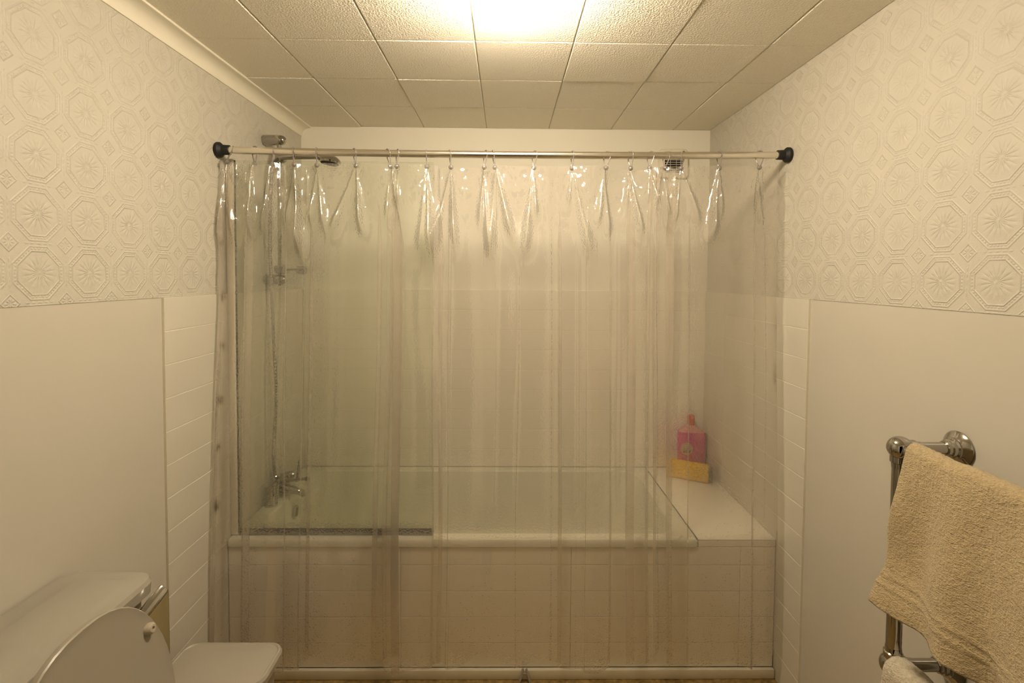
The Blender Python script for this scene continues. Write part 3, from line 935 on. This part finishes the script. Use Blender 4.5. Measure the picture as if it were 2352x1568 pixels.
# ================================================================== towel rail and towels
TX, TY, TZ = .871, 1.08, 1.096
tr_ = thing('towel_rail', 'chrome ball-jointed towel rail on the right wall', 'towel rail', (XR, TY, .0))
def tube_part(name, a, b, r, par=tr_):
    bm = bmesh.new(); tube(bm, [Vector(a) - tr_.location, Vector(b) - tr_.location], r, 20)
    return smooth_by_angle(obj(name, bm, 'chrome', par), 40)
def lathe_part(name, prof, base, ax, par=tr_):
    bm = bmesh.new(); lathe(bm, prof, Vector(base) - tr_.location, ax, 32)
    return smooth_by_angle(obj(name, bm, 'chrome', par), 30)
LZ = .605
NY = .42
for yy in (TY, NY):
    for zz in (TZ, LZ):
        lathe_part('wall_flange', [(0.0, .037), (.004, .038), (.008, .034), (.011, .028), (.014, .024), (.017, .024), (.019, .020), (.026, .0195), (.028, .0165), (.034, .016), (.036, .014)], (XR - .0005, yy, zz), (-1, 0, 0))
        tube_part('arm', (XR - .02, yy, zz), (TX, yy, zz), .0132)
        lathe_part('ball_joint', [(-.026, 0)] + [(-.026 * math.cos(R(a)), .026 * math.sin(R(a))) for a in range(12, 180, 12)] + [(.026, 0)], (TX, yy, zz), (0, 0, 1))
        lathe_part('collar', [(.018, .018), (.030, .018), (.032, .015), (.044, .014)], (TX, yy, zz), (1, 0, 0))
        lathe_part('collar', [(.018, .019), (.031, .019), (.033, .0165), (.044, .0155)], (TX, yy, zz), (0, 0, -1 if zz == TZ else 1))
    tube_part('post', (TX, yy, TZ), (TX, yy, LZ), .0150)
for zz in (TZ, LZ):
    tube_part('bar', (TX, TY, zz), (TX, NY, zz), .0132)

def draped(name, m, label, bar_r, bz, ya, yb, drop_f, drop_b, flare, seed, bulge, lift=0.0, border=0.0):
    """cloth over a bar along y; front side hangs on the room side (-x)"""
    r = bar_r
    path = []                                  # (dx, dz, distance below the bar on the front side)
    nf, na, nb = 90, 18, 40
    for k in range(nb): path.append((r, -drop_b * (1 - k / nb), -1 * (drop_b * (1 - k / nb))))
    for k in range(na + 1):
        a = math.pi * k / na; path.append((r * math.cos(a), r * math.sin(a), 0.0))
    for k in range(1, nf + 1): path.append((-r, -drop_f * k / nf, drop_f * k / nf))
    path = np.array(path)
    NYY = 170
    yv = np.linspace(ya, yb, NYY)
    t = (ya - yv)
    dfr = np.clip(path[:, 2], 0, None)[:, None] / drop_f
    dbk = np.clip(-path[:, 2], 0, None)[:, None] / drop_b
    Y, Dx = np.meshgrid(yv, path[:, 0]); _, Dz = np.meshgrid(yv, path[:, 1])
    tt = ya - Y
    fold = (0.5 + 0.5 * np.cos(tt * 2 * np.pi / .155 + .5 + 0.6 * vnoise(tt * 9, dfr * 3 + 0 * tt, seed)))
    fold2 = vnoise(tt * 17 + 5, dfr * 3.0 + 0 * tt, seed + 1)
    X = TX + Dx - (flare * dfr ** 1.1 + dfr ** 0.8 * (bulge * fold + .014 * fold2)) * (dfr > 0) + .016 * dbk * vnoise(tt * 14, dbk * 2 + 0 * tt, seed + 2)
    edge = np.exp(-(tt / .05) ** 2)
    X = X - dfr * edge * .003
    Yo = Y + dfr * .012 * edge + .006 * dfr * vnoise(tt * 12, dfr * 4 + 0 * tt, seed + 3)
    Z = bz + Dz + lift * dfr * tt + .004 * vnoise(tt * 22, path[:, 2][:, None] * 20 + 0 * tt, seed + 4)
    # pile
    X = X - .0008 * vnoise(tt * 140, path[:, 2][:, None] * 140 + 0 * tt, seed + 5)
    X = X - .0035 * (np.exp(-((dfr - .80) / .010) ** 2) + np.exp(-((dfr - .86) / .010) ** 2)) * border
    Z = Z + np.where(np.abs(path[:, 2][:, None]) < .001, .0015, 0) * vnoise(tt * 300, path[:, 0][:, None] * 420 + 0 * tt, seed + 6)
    P_ = np.stack([X, Yo, Z], -1)
    o = grid_obj(name, P_, m)
    sm = o.modifiers.new('thickness', 'SOLIDIFY'); sm.thickness = .007; sm.offset = 0
    return tag(o, label, 'towel')
draped('bath_towel', 'towel', 'beige terry towel hung over the top bar of the chrome towel rail', .0185, TZ, 1.040, .45, .322, .26, .022, 21, .030, lift=-.06, border=1.0)
draped('hand_towel', 'towel2', 'lighter cream towel folded over the lower bar of the towel rail', .030, LZ, 1.066, .47, .28, .24, .010, 31, .014)

# ================================================================== small clip on the skirting
cl = thing('plastic_clip', 'small pale plastic clip on the floor at the bath skirting', 'clip', (.077, 1.762, 0))
for s in (-1, 1):
    bm = bmesh.new()
    pts = [(s * .006, .002, .047), (s * .008, 0, .036), (s * .013, -.003, .018), (s * .019, -.006, .003)]
    tube(bm, pts, [.004, .0045, .0045, .004], 8)
    smooth_by_angle(obj('arm', bm, 'plastic', cl), 50)
bm = bmesh.new(); box(bm, -.010, .010, -.004, .003, .024, .034, .002, 1)
obj('bridge', bm, 'plastic', cl)
